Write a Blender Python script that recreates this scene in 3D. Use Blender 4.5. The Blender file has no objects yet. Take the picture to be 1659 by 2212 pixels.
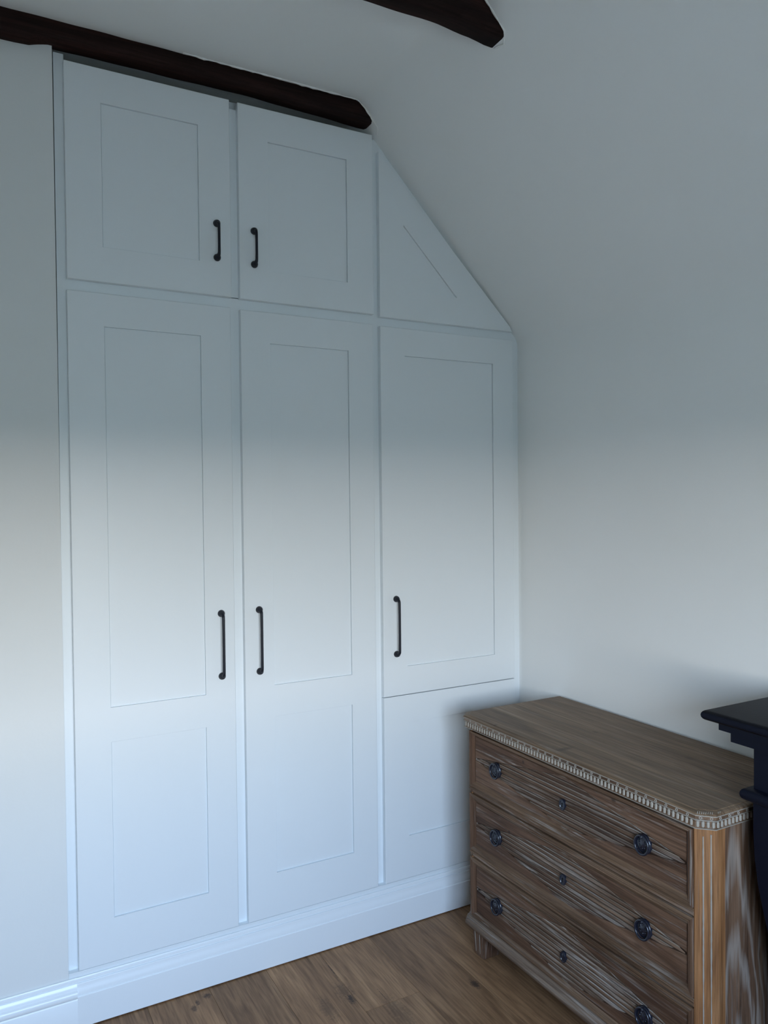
import bpy, bmesh, math, random
from mathutils import Vector, Matrix
random.seed(7)
C = bpy.context.scene.collection
SC = bpy.context.scene

# ------------------------------------------------------------------ camera
CAM_POS = Vector((0.0316, -2.2913, 1.45))
YAW, PITCH, ROLL, FPX = math.radians(-28.7886), math.radians(-1.0962), math.radians(-0.5864), 1681.41
F = Vector((-math.sin(YAW) * math.cos(PITCH), math.cos(YAW) * math.cos(PITCH), math.sin(PITCH)))
R = F.cross(Vector((0, 0, 1))).normalized()
U = R.cross(F)
R, U = R * math.cos(ROLL) + U * math.sin(ROLL), -R * math.sin(ROLL) + U * math.cos(ROLL)
cd = bpy.data.cameras.new('camera')
cam = bpy.data.objects.new('camera', cd)
C.objects.link(cam)
cam.matrix_world = Matrix(((R.x, U.x, -F.x, CAM_POS.x), (R.y, U.y, -F.y, CAM_POS.y), (R.z, U.z, -F.z, CAM_POS.z), (0, 0, 0, 1)))
cd.sensor_fit = 'VERTICAL'
cd.sensor_height = 36.0
cd.lens = FPX * 36.0 / 2212.0
cd.clip_start = 0.02
SC.camera = cam

# ------------------------------------------------------------------ light: overcast sky through the gable window behind the camera
WX0, WX1, WZ0, WZ1, WY = -0.46, 0.90, 0.86, 1.70, -2.85
SKY_STRENGTH = 20.6
w = bpy.data.worlds.new('overcast_sky')
SC.world = w
w.use_nodes = True
nt = w.node_tree
nt.nodes.clear()
wo = nt.nodes.new('ShaderNodeOutputWorld')
bg = nt.nodes.new('ShaderNodeBackground')
tc = nt.nodes.new('ShaderNodeTexCoord')
sx = nt.nodes.new('ShaderNodeSeparateXYZ')
rp = nt.nodes.new('ShaderNodeValToRGB')
mr = nt.nodes.new('ShaderNodeMapRange')
mr.inputs[1].default_value = -1.0
mr.inputs[2].default_value = 1.0
nt.links.new(tc.outputs['Generated'], sx.inputs[0])
nt.links.new(sx.outputs['Z'], mr.inputs[0])
nt.links.new(mr.outputs[0], rp.inputs[0])
nt.links.new(rp.outputs[0], bg.inputs[0])
nt.links.new(bg.outputs[0], wo.inputs[0])
e = rp.color_ramp.elements
e[0].position = 0.0
e[0].color = (0.11, 0.125, 0.12, 1)
e[1].position = 1.0
e[1].color = (0.80, 1.14, 1.68, 1)
for pos, col in ((0.497, (0.155, 0.212, 0.226, 1)), (0.505, (1.30, 1.26, 1.19, 1)), (0.55, (1.02, 1.13, 1.22, 1)), (0.60, (0.86, 1.08, 1.34, 1)), (0.66, (0.87, 1.20, 1.68, 1))):
    k = e.new(pos)
    k.color = col
bg.inputs[1].default_value = SKY_STRENGTH
ld = bpy.data.lights.new('window_sky_portal', 'AREA')
ld.shape = 'RECTANGLE'
ld.size, ld.size_y = WX1 - WX0, WZ1 - WZ0
ld.cycles.is_portal = True
lo = bpy.data.objects.new('window_sky_portal', ld)
C.objects.link(lo)
lo.location = ((WX0 + WX1) / 2, WY - 0.12, (WZ0 + WZ1) / 2)
lo.rotation_euler = (math.radians(90), 0, 0)      # faces +y, into the room

# ------------------------------------------------------------------ exposure
SC.view_settings.view_transform = 'Standard'
SC.view_settings.look = 'None'
SC.view_settings.exposure = 0.0
SC.view_settings.gamma = 1.0
SC.view_settings.use_curve_mapping = False
SC.cycles.max_bounces = 10
SC.cycles.diffuse_bounces = 8
SC.cycles.caustics_reflective = False
SC.cycles.caustics_refractive = False


# ------------------------------------------------------------------ helpers
def link(o, parent=None):
    C.objects.link(o)
    if parent is not None:
        o.parent = parent
    return o


def mesh_obj(name, bm, mat, parent=None, smooth=False):
    me = bpy.data.meshes.new(name)
    bmesh.ops.recalc_face_normals(bm, faces=bm.faces[:])
    bm.to_mesh(me)
    bm.free()
    if smooth:
        me.polygons.foreach_set('use_smooth', [True] * len(me.polygons))
    me.materials.append(mat)
    return link(bpy.data.objects.new(name, me), parent)


def thing(name, label, cat, loc, group=None):
    o = bpy.data.objects.new(name, None)
    o.empty_display_size = 0.05
    o.location = loc
    o['label'] = label
    o['category'] = cat
    o['kind'] = 'thing'
    if group:
        o['group'] = group
    return link(o)


def structure(o, label, cat='wall'):
    o['kind'] = 'structure'
    o['label'] = label
    o['category'] = cat
    return o


def shade_angle(o, deg=40):
    me = o.data
    me.polygons.foreach_set('use_smooth', [True] * len(me.polygons))
    bm = bmesh.new()
    bm.from_mesh(me)
    for ed in bm.edges:
        if len(ed.link_faces) == 2 and ed.calc_face_angle(0) > math.radians(deg):
            ed.smooth = False
    bm.to_mesh(me)
    bm.free()
    return o


def box(bm, x0, x1, y0, y1, z0, z1, bev=0.0, seg=1):
    t = bmesh.new()
    vs = [t.verts.new((x, y, z)) for x in (x0, x1) for y in (y0, y1) for z in (z0, z1)]
    for f in ((0, 1, 3, 2), (4, 6, 7, 5), (0, 4, 5, 1), (2, 3, 7, 6), (0, 2, 6, 4), (1, 5, 7, 3)):
        t.faces.new([vs[i] for i in f])
    if bev > 0:
        bmesh.ops.bevel(t, geom=t.edges[:], offset=bev, segments=seg, affect='EDGES', profile=0.6)
    tmp = bpy.data.meshes.new('tmp')
    t.to_mesh(tmp)
    t.free()
    bm.from_mesh(tmp)
    bpy.data.meshes.remove(tmp)
    return bm


def prism(bm, pts, axis, a0, a1):
    """extrude a 2-D polygon along an axis ('x': pts are (y,z); 'y': (x,z); 'z': (x,y))"""
    def P(p, a):
        return {'x': (a, p[0], p[1]), 'y': (p[0], a, p[1]), 'z': (p[0], p[1], a)}[axis]
    lo_ = [bm.verts.new(P(p, a0)) for p in pts]
    hi_ = [bm.verts.new(P(p, a1)) for p in pts]
    n = len(pts)
    bm.faces.new(lo_)
    bm.faces.new(hi_[::-1])
    for i in range(n):
        j = (i + 1) % n
        bm.faces.new((lo_[i], lo_[j], hi_[j], hi_[i]))
    return bm


def loft(bm, rings, close=True, caps=True):
    vr = [[bm.verts.new(p) for p in r] for r in rings]
    n = len(rings[0])
    for a, b in zip(vr, vr[1:]):
        for i in range(n if close else n - 1):
            j = (i + 1) % n
            bm.faces.new((a[i], a[j], b[j], b[i]))
    if caps:
        bm.faces.new(vr[0])
        bm.faces.new(vr[-1][::-1])
    return bm


def lathe(bm, prof, axis='y', n=24, org=(0, 0, 0), sx=1.0, sz=1.0):
    """prof: (r, h); revolve about axis, h runs along it"""
    rings = []
    for r, h in prof:
        ring = []
        for i in range(n):
            a = 2 * math.pi * i / n
            c, s = r * math.cos(a) * sx, r * math.sin(a) * sz
            p = {'y': (c, h, s), 'x': (h, c, s), 'z': (c, s, h)}[axis]
            ring.append((p[0] + org[0], p[1] + org[1], p[2] + org[2]))
        rings.append(ring)
    return loft(bm, rings)


def tube(bm, pts, rad, n=10):
    pts = [Vector(p) for p in pts]
    rads = rad if isinstance(rad, (list, tuple)) else [rad] * len(pts)
    rings = []
    up = None
    for i, p in enumerate(pts):
        d = (pts[min(i + 1, len(pts) - 1)] - pts[max(i - 1, 0)]).normalized()
        if up is None:
            up = d.orthogonal().normalized()
        up = (up - d * up.dot(d)).normalized()
        sd = d.cross(up)
        rings.append([p + (up * math.cos(2 * math.pi * k / n) + sd * math.sin(2 * math.pi * k / n)) * rads[i] for k in range(n)])
    return loft(bm, rings)


# ------------------------------------------------------------------ materials
def nodes(name):
    m = bpy.data.materials.new(name)
    m.use_nodes = True
    t = m.node_tree
    return m, t, t.nodes['Principled BSDF']


def N(t, kind, **kw):
    n = t.nodes.new(kind)
    for k, v in kw.items():
        setattr(n, k, v)
    return n


def paint(name, col, rough=0.5, bump=0.0, bscale=120.0, spec=0.4, mottle=0.0):
    m, t, b = nodes(name)
    b.inputs['Base Color'].default_value = (*col, 1)
    b.inputs['Roughness'].default_value = rough
    b.inputs['Specular IOR Level'].default_value = spec
    tcn = N(t, 'ShaderNodeTexCoord')
    if bump > 0:
        nz = N(t, 'ShaderNodeTexNoise')
        nz.inputs['Scale'].default_value = bscale
        nz.inputs['Detail'].default_value = 3
        t.links.new(tcn.outputs['Object'], nz.inputs['Vector'])
        bp = N(t, 'ShaderNodeBump')
        bp.inputs['Strength'].default_value = bump
        bp.inputs['Distance'].default_value = 0.002
        t.links.new(nz.outputs['Fac'], bp.inputs['Height'])
        t.links.new(bp.outputs[0], b.inputs['Normal'])
    if mottle > 0:
        n2 = N(t, 'ShaderNodeTexNoise')
        n2.inputs['Scale'].default_value = 2.2
        n2.inputs['Detail'].default_value = 4
        t.links.new(tcn.outputs['Object'], n2.inputs['Vector'])
        r = N(t, 'ShaderNodeValToRGB')
        r.color_ramp.elements[0].position = 0.3
        r.color_ramp.elements[1].position = 0.7
        r.color_ramp.elements[0].color = (*[c * (1 - mottle) for c in col], 1)
        r.color_ramp.elements[1].color = (*col, 1)
        t.links.new(n2.outputs['Fac'], r.inputs[0])
        t.links.new(r.outputs[0], b.inputs['Base Color'])
    return m


def ramp(t, src, stops):
    r = N(t, 'ShaderNodeValToRGB')
    el = r.color_ramp.elements
    el[0].position, el[0].color = stops[0][0], (*stops[0][1], 1)
    el[1].position, el[1].color = stops[-1][0], (*stops[-1][1], 1)
    for p, c in stops[1:-1]:
        k = el.new(p)
        k.color = (*c, 1)
    t.links.new(src, r.inputs[0])
    return r.outputs[0]


def mixc(t, fac, a, b, mode='MIX'):
    m = N(t, 'ShaderNodeMix', data_type='RGBA', blend_type=mode)
    for s, v in ((0, fac), (6, a), (7, b)):
        if hasattr(v, 'is_output') or isinstance(v, bpy.types.NodeSocket):
            t.links.new(v, m.inputs[s])
        else:
            m.inputs[s].default_value = v
    return m.outputs[2]


def wood(name, axis, dark, mid, light, wash=0.5, washcol=(0.46, 0.45, 0.43), rough=0.62, rings=0.0, spec=0.25, offset=(0, 0, 0), across=1.0, wlow=0.50, knots=()):
    m, t, b = nodes(name)
    tcn = N(t, 'ShaderNodeTexCoord')

    def mapped(al, ac):
        mp = N(t, 'ShaderNodeMapping')
        s = [ac, ac, ac]
        s['xyz'.index(axis)] = al
        mp.inputs['Scale'].default_value = s
        mp.inputs['Location'].default_value = offset
        t.links.new(tcn.outputs['Object'], mp.inputs['Vector'])
        return mp.outputs[0]

    def noise(vec, sc, det=4, dist=0.0, rgh=0.55):
        n = N(t, 'ShaderNodeTexNoise')
        n.inputs['Scale'].default_value = sc
        n.inputs['Detail'].default_value = det
        n.inputs['Distortion'].default_value = dist
        n.inputs['Roughness'].default_value = rgh
        t.links.new(vec, n.inputs['Vector'])
        return n.outputs['Fac']
    broad = noise(mapped(0.6, 5 * across), 3.0, 4, 0.7)
    col = ramp(t, broad, [(0.28, dark), (0.5, mid), (0.74, light)])
    fine = noise(mapped(1.2, 60 * across), 3.2, 5, 0.2, 0.7)
    finec = ramp(t, fine, [(0.32, (0.46, 0.44, 0.42)), (0.60, (1.12, 1.12, 1.12))])
    col = mixc(t, 1.0, col, finec, 'MULTIPLY')
    if rings > 0:
        # nested arches of a flat-sawn board: contour lines of a tilted parabola, shaken by noise
        sep = N(t, 'ShaderNodeSeparateXYZ')
        t.links.new(tcn.outputs['Object'], sep.inputs[0])

        def mth(op, a_, b_=None):
            q = N(t, 'ShaderNodeMath', operation=op)
            for i_, v_ in enumerate((a_, b_)):
                if v_ is None:
                    continue
                if isinstance(v_, (int, float)):
                    q.inputs[i_].default_value = v_
                else:
                    t.links.new(v_, q.inputs[i_])
            return q.outputs[0]
        shake = noise(mapped(1.2, 9.0), 2.0, 3, 0.6)
        uu = mth('ADD', mth('MULTIPLY', mth('ADD', sep.outputs['X'], 0.100), 21.0), mth('MULTIPLY', mth('SUBTRACT', shake, 0.5), 1.6))
        fld = mth('ADD', mth('MULTIPLY', mth('MULTIPLY', uu, uu), 0.75), mth('MULTIPLY', sep.outputs['Z'], 4.6))
        fld = mth('ADD', fld, mth('MULTIPLY', noise(mapped(2.0, 30.0), 2.0, 4, 0.4), 0.9))
        tri_ = mth('PINGPONG', fld, 0.5)
        band = ramp(t, tri_, [(0.20, (0, 0, 0)), (0.47, (1, 1, 1))])
        mu = N(t, 'ShaderNodeMath', operation='MULTIPLY')
        t.links.new(band, mu.inputs[0])
        mu.inputs[1].default_value = rings
        col = mixc(t, mu.outputs[0], col, (*washcol, 1))
    if wash > 0:
        streak = noise(mapped(1.5, 34 * across), 3.0, 6, 0.35, 0.65)
        patch = noise(mapped(1.6, 6), 2.2, 3, 0.4)
        st = ramp(t, streak, [(wlow + 0.02, (0, 0, 0)), (wlow + 0.14, (1, 1, 1))])
        pa = ramp(t, patch, [(0.38, (0.12, 0.12, 0.12)), (0.68, (1, 1, 1))])
        ml = mixc(t, 1.0, st, pa, 'MULTIPLY')
        mu2 = N(t, 'ShaderNodeMath', operation='MULTIPLY')
        t.links.new(ml, mu2.inputs[0])
        mu2.inputs[1].default_value = wash
        col = mixc(t, mu2.outputs[0], col, (*washcol, 1))
    for kp, kr, amt in knots:
        sb = N(t, 'ShaderNodeVectorMath', operation='SUBTRACT')
        t.links.new(tcn.outputs['Object'], sb.inputs[0])
        sb.inputs[1].default_value = kp
        ml_ = N(t, 'ShaderNodeVectorMath', operation='DIVIDE')
        t.links.new(sb.outputs[0], ml_.inputs[0])
        ml_.inputs[1].default_value = kr
        ln = N(t, 'ShaderNodeVectorMath', operation='LENGTH')
        t.links.new(ml_.outputs[0], ln.inputs[0])
        nz_ = noise(mapped(30, 90), 1.5, 4, 1.0)
        sm = N(t, 'ShaderNodeMath', operation='MULTIPLY_ADD')
        t.links.new(nz_, sm.inputs[0])
        sm.inputs[1].default_value = 0.9
        sm.inputs[2].default_value = -0.45
        ad = N(t, 'ShaderNodeMath', operation='ADD')
        t.links.new(sm.outputs[0], ad.inputs[0])
        t.links.new(ln.outputs['Value'], ad.inputs[1])
        kk = ramp(t, ad.outputs[0], [(0.0, (amt,) * 3), (0.5, (amt * 0.8,) * 3), (1.0, (0, 0, 0))])
        col = mixc(t, kk, col, (0.030, 0.018, 0.012, 1))
    t.links.new(col, b.inputs['Base Color'])
    b.inputs['Roughness'].default_value = rough
    b.inputs['Specular IOR Level'].default_value = spec
    bp = N(t, 'ShaderNodeBump')
    bp.inputs['Strength'].default_value = 0.35
    bp.inputs['Distance'].default_value = 0.001
    t.links.new(fine, bp.inputs['Height'])
    t.links.new(bp.outputs[0], b.inputs['Normal'])
    return m


M_PLAIN = paint('unseen_wall_paint', (0.50, 0.50, 0.49), 0.8)  # out-of-view walls kept mid-grey to cut the light they bounce
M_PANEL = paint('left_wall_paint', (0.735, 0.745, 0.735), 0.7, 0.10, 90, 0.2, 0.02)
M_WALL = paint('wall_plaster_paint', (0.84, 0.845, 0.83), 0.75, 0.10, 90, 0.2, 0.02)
M_CEIL = paint('ceiling_plaster_paint', (0.78, 0.785, 0.765), 0.8, 0.16, 60, 0.15, 0.035)
M_WHITE = paint('wardrobe_satin_paint', (0.765, 0.80, 0.82), 0.42, 0.03, 260, 0.4)
M_SKIRT = paint('skirting_gloss_paint', (0.80, 0.83, 0.85), 0.32, 0.03, 200, 0.5)
M_CAULK = paint('white_caulk', (0.85, 0.85, 0.83), 0.7, 0.3, 200)
M_IRON = paint('black_handle_metal', (0.008, 0.010, 0.018), 0.42, 0.0, 1, 0.35)
M_PULL = paint('dark_pull_metal', (0.010, 0.012, 0.022), 0.26, 0.15, 400, 0.6)
M_HOLE = paint('keyhole_dark', (0.002, 0.002, 0.004), 0.9)
M_FIRE = paint('fireplace_black_paint', (0.0022, 0.0034, 0.0100), 0.52, 0.12, 160, 0.16)
M_DARK = paint('void_dark', (0.02, 0.02, 0.02), 0.9)
M_LIME = paint('limewash_filler', (0.38, 0.345, 0.295), 0.85, 0.3, 500, 0.1, 0.2)
BR_D, BR_M, BR_L = (0.052, 0.024, 0.014), (0.112, 0.058, 0.033), (0.185, 0.105, 0.064)
WC = (0.47, 0.43, 0.39)
M_TOP = wood('dresser_top_wood', 'y', (0.098, 0.058, 0.032), (0.170, 0.108, 0.064), (0.240, 0.163, 0.102), 0.20, WC, rough=0.5, spec=0.3,
             knots=(((-0.168, 0.022, 0.759), (0.036, 0.013, 0.02), 0.55), ((-0.194, 0.298, 0.759), (0.007, 0.007, 0.02), 0.85), ((0.012, 0.094, 0.759), (0.007, 0.014, 0.02), 0.5), ((0.06, -0.20, 0.759), (0.012, 0.02, 0.02), 0.35)))
M_DRAW = wood('drawer_limed_wood', 'y', BR_D, BR_M, BR_L, 0.60, WC, wlow=0.52,
              knots=(((-0.19, 0.171, 0.684), (1, 0.006, 0.006), 0.85), ((-0.19, -0.180, 0.691), (1, 0.010, 0.006), 0.8), ((-0.19, 0.238, 0.455), (1, 0.006, 0.006), 0.85), ((-0.19, 0.04, 0.27), (1, 0.012, 0.007), 0.8), ((-0.19, -0.26, 0.365), (1, 0.02, 0.008), 0.5)))
M_REED = wood('drawer_reed_wood', 'y', BR_D, (0.130, 0.075, 0.046), (0.215, 0.135, 0.088), 0.65, WC, offset=(3, 1, 2), wlow=0.50)
M_VERT = wood('upright_limed_wood', 'z', BR_D, BR_M, BR_L, 0.6, WC)
M_POST = wood('corner_post_wood', 'z', (0.155, 0.062, 0.022), (0.26, 0.118, 0.046), (0.34, 0.170, 0.076), 0.25, WC, wlow=0.56)
M_SIDE = wood('side_panel_wood', 'z', BR_D, (0.14, 0.077, 0.045), (0.22, 0.135, 0.085), 0.4, (0.40, 0.355, 0.31), rings=0.42)
M_RAIL = wood('rail_limed_wood', 'y', (0.080, 0.042, 0.022), (0.155, 0.090, 0.052), (0.24, 0.150, 0.092), 0.6, WC, offset=(5, 2, 1))
M_BASE = wood('base_moulding_wood', 'y', (0.085, 0.050, 0.033), (0.175, 0.120, 0.085), (0.26, 0.195, 0.145), 0.5, WC, offset=(9, 2, 1))
M_BEAM = wood('beam_dark_oak', 'x', (0.007, 0.003, 0.003), (0.017, 0.007, 0.006), (0.034, 0.013, 0.011), 0.0, rough=0.7, spec=0.15)


def floor_material():
    m, t, b = nodes('oak_floor_boards')
    geo = N(t, 'ShaderNodeNewGeometry')
    inf = N(t, 'ShaderNodeObjectInfo')

    def mapped(sc):
        mp = N(t, 'ShaderNodeMapping')
        mp.inputs['Scale'].default_value = sc
        t.links.new(geo.outputs['Position'], mp.inputs['Vector'])
        ad = N(t, 'ShaderNodeVectorMath', operation='ADD')
        cmb = N(t, 'ShaderNodeCombineXYZ')
        mu = N(t, 'ShaderNodeMath', operation='MULTIPLY')
        t.links.new(inf.outputs['Random'], mu.inputs[0])
        mu.inputs[1].default_value = 37.0
        t.links.new(mu.outputs[0], cmb.inputs[1])
        t.links.new(mu.outputs[0], cmb.inputs[2])
        t.links.new(mp.outputs[0], ad.inputs[0])
        t.links.new(cmb.outputs[0], ad.inputs[1])
        return ad.outputs[0]

    def noise(vec, sc, det, dist):
        n = N(t, 'ShaderNodeTexNoise')
        n.inputs['Scale'].default_value = sc
        n.inputs['Detail'].default_value = det
        n.inputs['Distortion'].default_value = dist
        t.links.new(vec, n.inputs['Vector'])
        return n.outputs['Fac']
    a = noise(mapped((14, 2.2, 1)), 1.0, 5, 1.4)
    col = ramp(t, a, [(0.28, (0.170, 0.092, 0.047)), (0.5, (0.275, 0.155, 0.080)), (0.72, (0.390, 0.232, 0.124))])
    fi = noise(mapped((170, 9, 1)), 1.0, 4, 0.5)
    fic = ramp(t, fi, [(0.32, (0.68, 0.66, 0.64)), (0.62, (1.08, 1.08, 1.08))])
    col = mixc(t, 1.0, col, fic, 'MULTIPLY')
    tone = ramp(t, inf.outputs['Random'], [(0.0, (0.82, 0.80, 0.78)), (0.5, (1.0, 0.98, 0.96)), (1.0, (1.18, 1.16, 1.12))])
    col = mixc(t, 1.0, col, tone, 'MULTIPLY')
    # knots and splits of the boards
    nzv = N(t, 'ShaderNodeTexNoise')
    nzv.inputs['Scale'].default_value = 95
    nzv.inputs['Detail'].default_value = 5
    nzv.inputs['Distortion'].default_value = 1.5
    nz2 = N(t, 'ShaderNodeMath', operation='MULTIPLY_ADD')
    t.links.new(nzv.outputs['Fac'], nz2.inputs[0])
    nz2.inputs[1].default_value = 2.2
    nz2.inputs[2].default_value = -0.62
    t.links.new(geo.outputs['Position'], nzv.inputs['Vector'])
    for kx, ky, rx, ry, amt in ((1.357, -0.411, 0.011, 0.026, 0.92), (1.006, -0.292, 0.010, 0.022, 0.85), (1.004, -0.250, 0.022, 0.05, 0.45), (0.647, -0.068, 0.012, 0.014, 0.85),
                                (0.600, -0.105, 0.010, 0.016, 0.7), (0.615, -0.085, 0.006, 0.012, 0.75), (1.016, -0.135, 0.0022, 0.045, 0.9), (1.094, -0.318, 0.002, 0.03, 0.85), (0.93, -0.30, 0.02, 0.06, 0.4), (1.10, -0.42, 0.03, 0.1, 0.35)):
        sb = N(t, 'ShaderNodeVectorMath', operation='SUBTRACT')
        t.links.new(geo.outputs['Position'], sb.inputs[0])
        sb.inputs[1].default_value = (kx, ky, 0)
        ml = N(t, 'ShaderNodeVectorMath', operation='MULTIPLY')
        t.links.new(sb.outputs[0], ml.inputs[0])
        ml.inputs[1].default_value = (1 / rx, 1 / ry, 0)
        ln = N(t, 'ShaderNodeVectorMath', operation='LENGTH')
        t.links.new(ml.outputs[0], ln.inputs[0])
        ad = N(t, 'ShaderNodeMath', operation='ADD')
        t.links.new(ln.outputs['Value'], ad.inputs[0])
        t.links.new(nz2.outputs[0], ad.inputs[1])
        k = ramp(t, ad.outputs[0], [(0.0, (amt,) * 3), (0.55, (amt * 0.9,) * 3), (1.0, (0, 0, 0))])
        # ramp only spans 0..1, so scale the distance first
        dv = N(t, 'ShaderNodeMath', operation='MULTIPLY')
        t.links.new(ad.outputs[0], dv.inputs[0])
        dv.inputs[1].default_value = 0.62
        t.links.new(dv.outputs[0], k.node.inputs[0])
        col = mixc(t, k, col, (0.022, 0.014, 0.012, 1))
    t.links.new(col, b.inputs['Base Color'])
    b.inputs['Roughness'].default_value = 0.5
    b.inputs['Specular IOR Level'].default_value = 0.3
    bp = N(t, 'ShaderNodeBump')
    bp.inputs['Strength'].default_value = 0.15
    bp.inputs['Distance'].default_value = 0.001
    t.links.new(fi, bp.inputs['Height'])
    t.links.new(bp.outputs[0], b.inputs['Normal'])
    return m


M_FLOOR = floor_material()

# ------------------------------------------------------------------ room shell
XW, XL, YF, YB = 1.8597, -1.60, WY, 0.62         # right wall, left wall, gable wall with the window, back of the alcove
ZC = 2.720


def slope_z(x):
    return 2.640 - 1.032 * (x - 1.262)


def arc_corner(p0, p1, p2, r, n=6):
    """round the corner p1 of the polyline p0-p1-p2"""
    a, b_, c = Vector(p0), Vector(p1), Vector(p2)
    d1, d2 = (a - b_).normalized(), (c - b_).normalized()
    ang = d1.angle(d2)
    L = r / math.tan(ang / 2)
    s, e2 = b_ + d1 * L, b_ + d2 * L
    out = []
    for i in range(n + 1):
        u = i / n
        out.append(tuple((s * (1 - u) ** 2 + b_ * 2 * u * (1 - u) + e2 * u ** 2)))
    return out


xk = 1.262 + (2.640 - ZC) / 1.032                 # crease of flat ceiling and slope
xm = (XW + XL) / 2
kneeR = (XW, slope_z(XW))
mirror = lambda p: (2 * xm - p[0], p[1])
right = arc_corner((XW, 1.8), kneeR, (xk, ZC), 0.07) + arc_corner(kneeR, (xk, ZC), (0, ZC), 0.05)
inner = [(XW, 1.95)] + right
inner = inner + [mirror(p) for p in inner[::-1]]
outer = [(XL - 0.16, 1.95), (XL - 0.16, 2.2), (2 * xm - xk - 0.1, ZC + 0.2), (xk + 0.1, ZC + 0.2), (XW + 0.16, 2.2), (XW + 0.16, 1.95)]
bm = prism(bmesh.new(), inner + outer, 'y', YF - 0.2, YB)
ceil = structure(shade_angle(mesh_obj('ceiling', bm, M_WALL), 30), 'white plastered ceiling, flat between the dark beams and sloping down to the right wall', 'ceiling')

bm = box(bmesh.new(), XW, XW + 0.16, YF - 0.2, YB, 0, 1.95)
structure(mesh_obj('wall_right', bm, M_WALL), 'white plastered wall behind the wooden chest of drawers')
bm = box(bmesh.new(), XL - 0.16, XL, YF - 0.2, YB, 0, 1.95)
structure(mesh_obj('wall_left', bm, M_PLAIN), 'grey plastered wall left of the view, opposite the chest of drawers')
WBX = 0.2785
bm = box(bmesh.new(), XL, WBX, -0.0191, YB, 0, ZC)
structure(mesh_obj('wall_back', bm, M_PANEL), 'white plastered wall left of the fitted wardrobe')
bm = box(bmesh.new(), XL, XW + 0.16, YB, YB + 0.1, 0, ZC + 0.1)
structure(mesh_obj('wall_alcove', bm, M_WALL), 'plain wall closing the alcove behind the fitted wardrobe')
bm = bmesh.new()
box(bm, XL - 0.16, WX0, YF - 0.2, YF, 0, ZC + 0.1)
box(bm, WX1, XW + 0.16, YF - 0.2, YF, 0, ZC + 0.1)
box(bm, WX0, WX1, YF - 0.2, YF, 0, WZ0)
box(bm, WX0, WX1, YF - 0.2, YF, WZ1, ZC + 0.1)
structure(mesh_obj('wall_front', bm, M_PLAIN), 'gable wall with the low window, facing the wardrobe')
wf = mesh_obj('window_1', box(bmesh.new(), WX0 - 0.02, WX1 + 0.02, YF, YF + 0.05, WZ0 - 0.03, WZ0, 0.004), M_SKIRT)
structure(wf, 'low white gable window opposite the wardrobe', 'window')
for nm, b4 in (('window_jamb', (WX0, WX0 + 0.04, WZ0, WZ1)), ('window_jamb', (WX1 - 0.04, WX1, WZ0, WZ1)), ('window_head', (WX0, WX1, WZ1 - 0.04, WZ1)), ('window_mullion', ((WX0 + WX1) / 2 - 0.02, (WX0 + WX1) / 2 + 0.02, WZ0, WZ1))):
    mesh_obj(nm, box(bmesh.new(), b4[0], b4[1], YF - 0.09, YF - 0.04, b4[2], b4[3]), M_SKIRT, wf)

# floor with separate oak boards running away from the wardrobe
fl = mesh_obj('floor', box(bmesh.new(), XL, XW, YF, YB, -0.06, -0.016), M_DARK)
structure(fl, 'brown oak plank floor with dark knots', 'floor')
PW = 0.178
x = 1.018
while x > XL:
    x -= PW
col_i = 0
plank_mesh = {}


def plank(x0, x1, y0, y1):
    x0, x1 = max(x0, XL), min(x1, XW)
    g = 0.0003
    key = (round(x1 - x0, 4), round(y1 - y0, 4))
    if key not in plank_mesh:
        bm_ = box(bmesh.new(), -(x1 - x0) / 2 + g, (x1 - x0) / 2 - g, -(y1 - y0) / 2 + g, (y1 - y0) / 2 - g, -0.016, 0.0, 0.0006)
        me = bpy.data.meshes.new('plank')
        bm_.to_mesh(me)
        bm_.free()
        me.materials.append(M_FLOOR)
        plank_mesh[key] = me
    o = bpy.data.objects.new('plank', plank_mesh[key])
    o.location = ((x0 + x1) / 2, (y0 + y1) / 2, 0)
    link(o, fl)


while x < XW - 0.002:
    if abs(x - 1.018) < 0.01:
        cuts = [0.02, -0.359, -2.2, YF]
    else:
        s = -(0.45 + 0.61 * ((col_i * 7) % 5) / 2.3) - 0.3
        cuts = [0.02, s, s - 1.5, YF] if s - 1.5 > YF + 0.2 else [0.02, s, YF]
    for a, b_ in zip(cuts, cuts[1:]):
        plank(x, x + PW, b_, a)
    x += PW
    col_i += 1

# ------------------------------------------------------------------ skirting
def skirting(name, x0, x1, prof, label):
    bm_ = prism(bmesh.new(), prof, 'x', x0, x1)
    return structure(shade_angle(mesh_obj(name, bm_, M_SKIRT), 35), label, 'skirting board')


pf = -0.0191
ogee = [(pf, 0.0038), (-0.0365, 0.0038), (-0.0365, 0.0885), (-0.0350, 0.0905), (-0.0335, 0.0905)]
for i in range(9):
    u = i / 8
    ogee.append((-0.0335 + 0.0055 * (u - 0.12 * math.sin(2 * math.pi * u)), 0.0925 + 0.028 * u))
ogee += [(-0.0275, 0.1215), (-0.0238, 0.1222), (-0.0238, 0.1236), (-0.0262, 0.1246), (-0.0256, 0.1330), (-0.0242, 0.1355), (pf - 0.0016, 0.1360), (pf - 0.0016, 0.1280), (pf, 0.1270)]
torus = [(pf, 0.0038), (-0.0365, 0.0038), (-0.0365, 0.0815), (-0.0350, 0.0838)]
for i in range(9):
    a = -math.pi / 2 + math.pi * i / 8
    torus.append((-0.0340 - 0.0050 * math.cos(a), 0.0945 + 0.0100 * math.sin(a)))
torus += [(-0.0315, 0.1060)]
for i in range(5):
    u = i / 4
    torus.append((-0.0310 + 0.0050 * u ** 1.6, 0.1085 + 0.013 * u))
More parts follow.
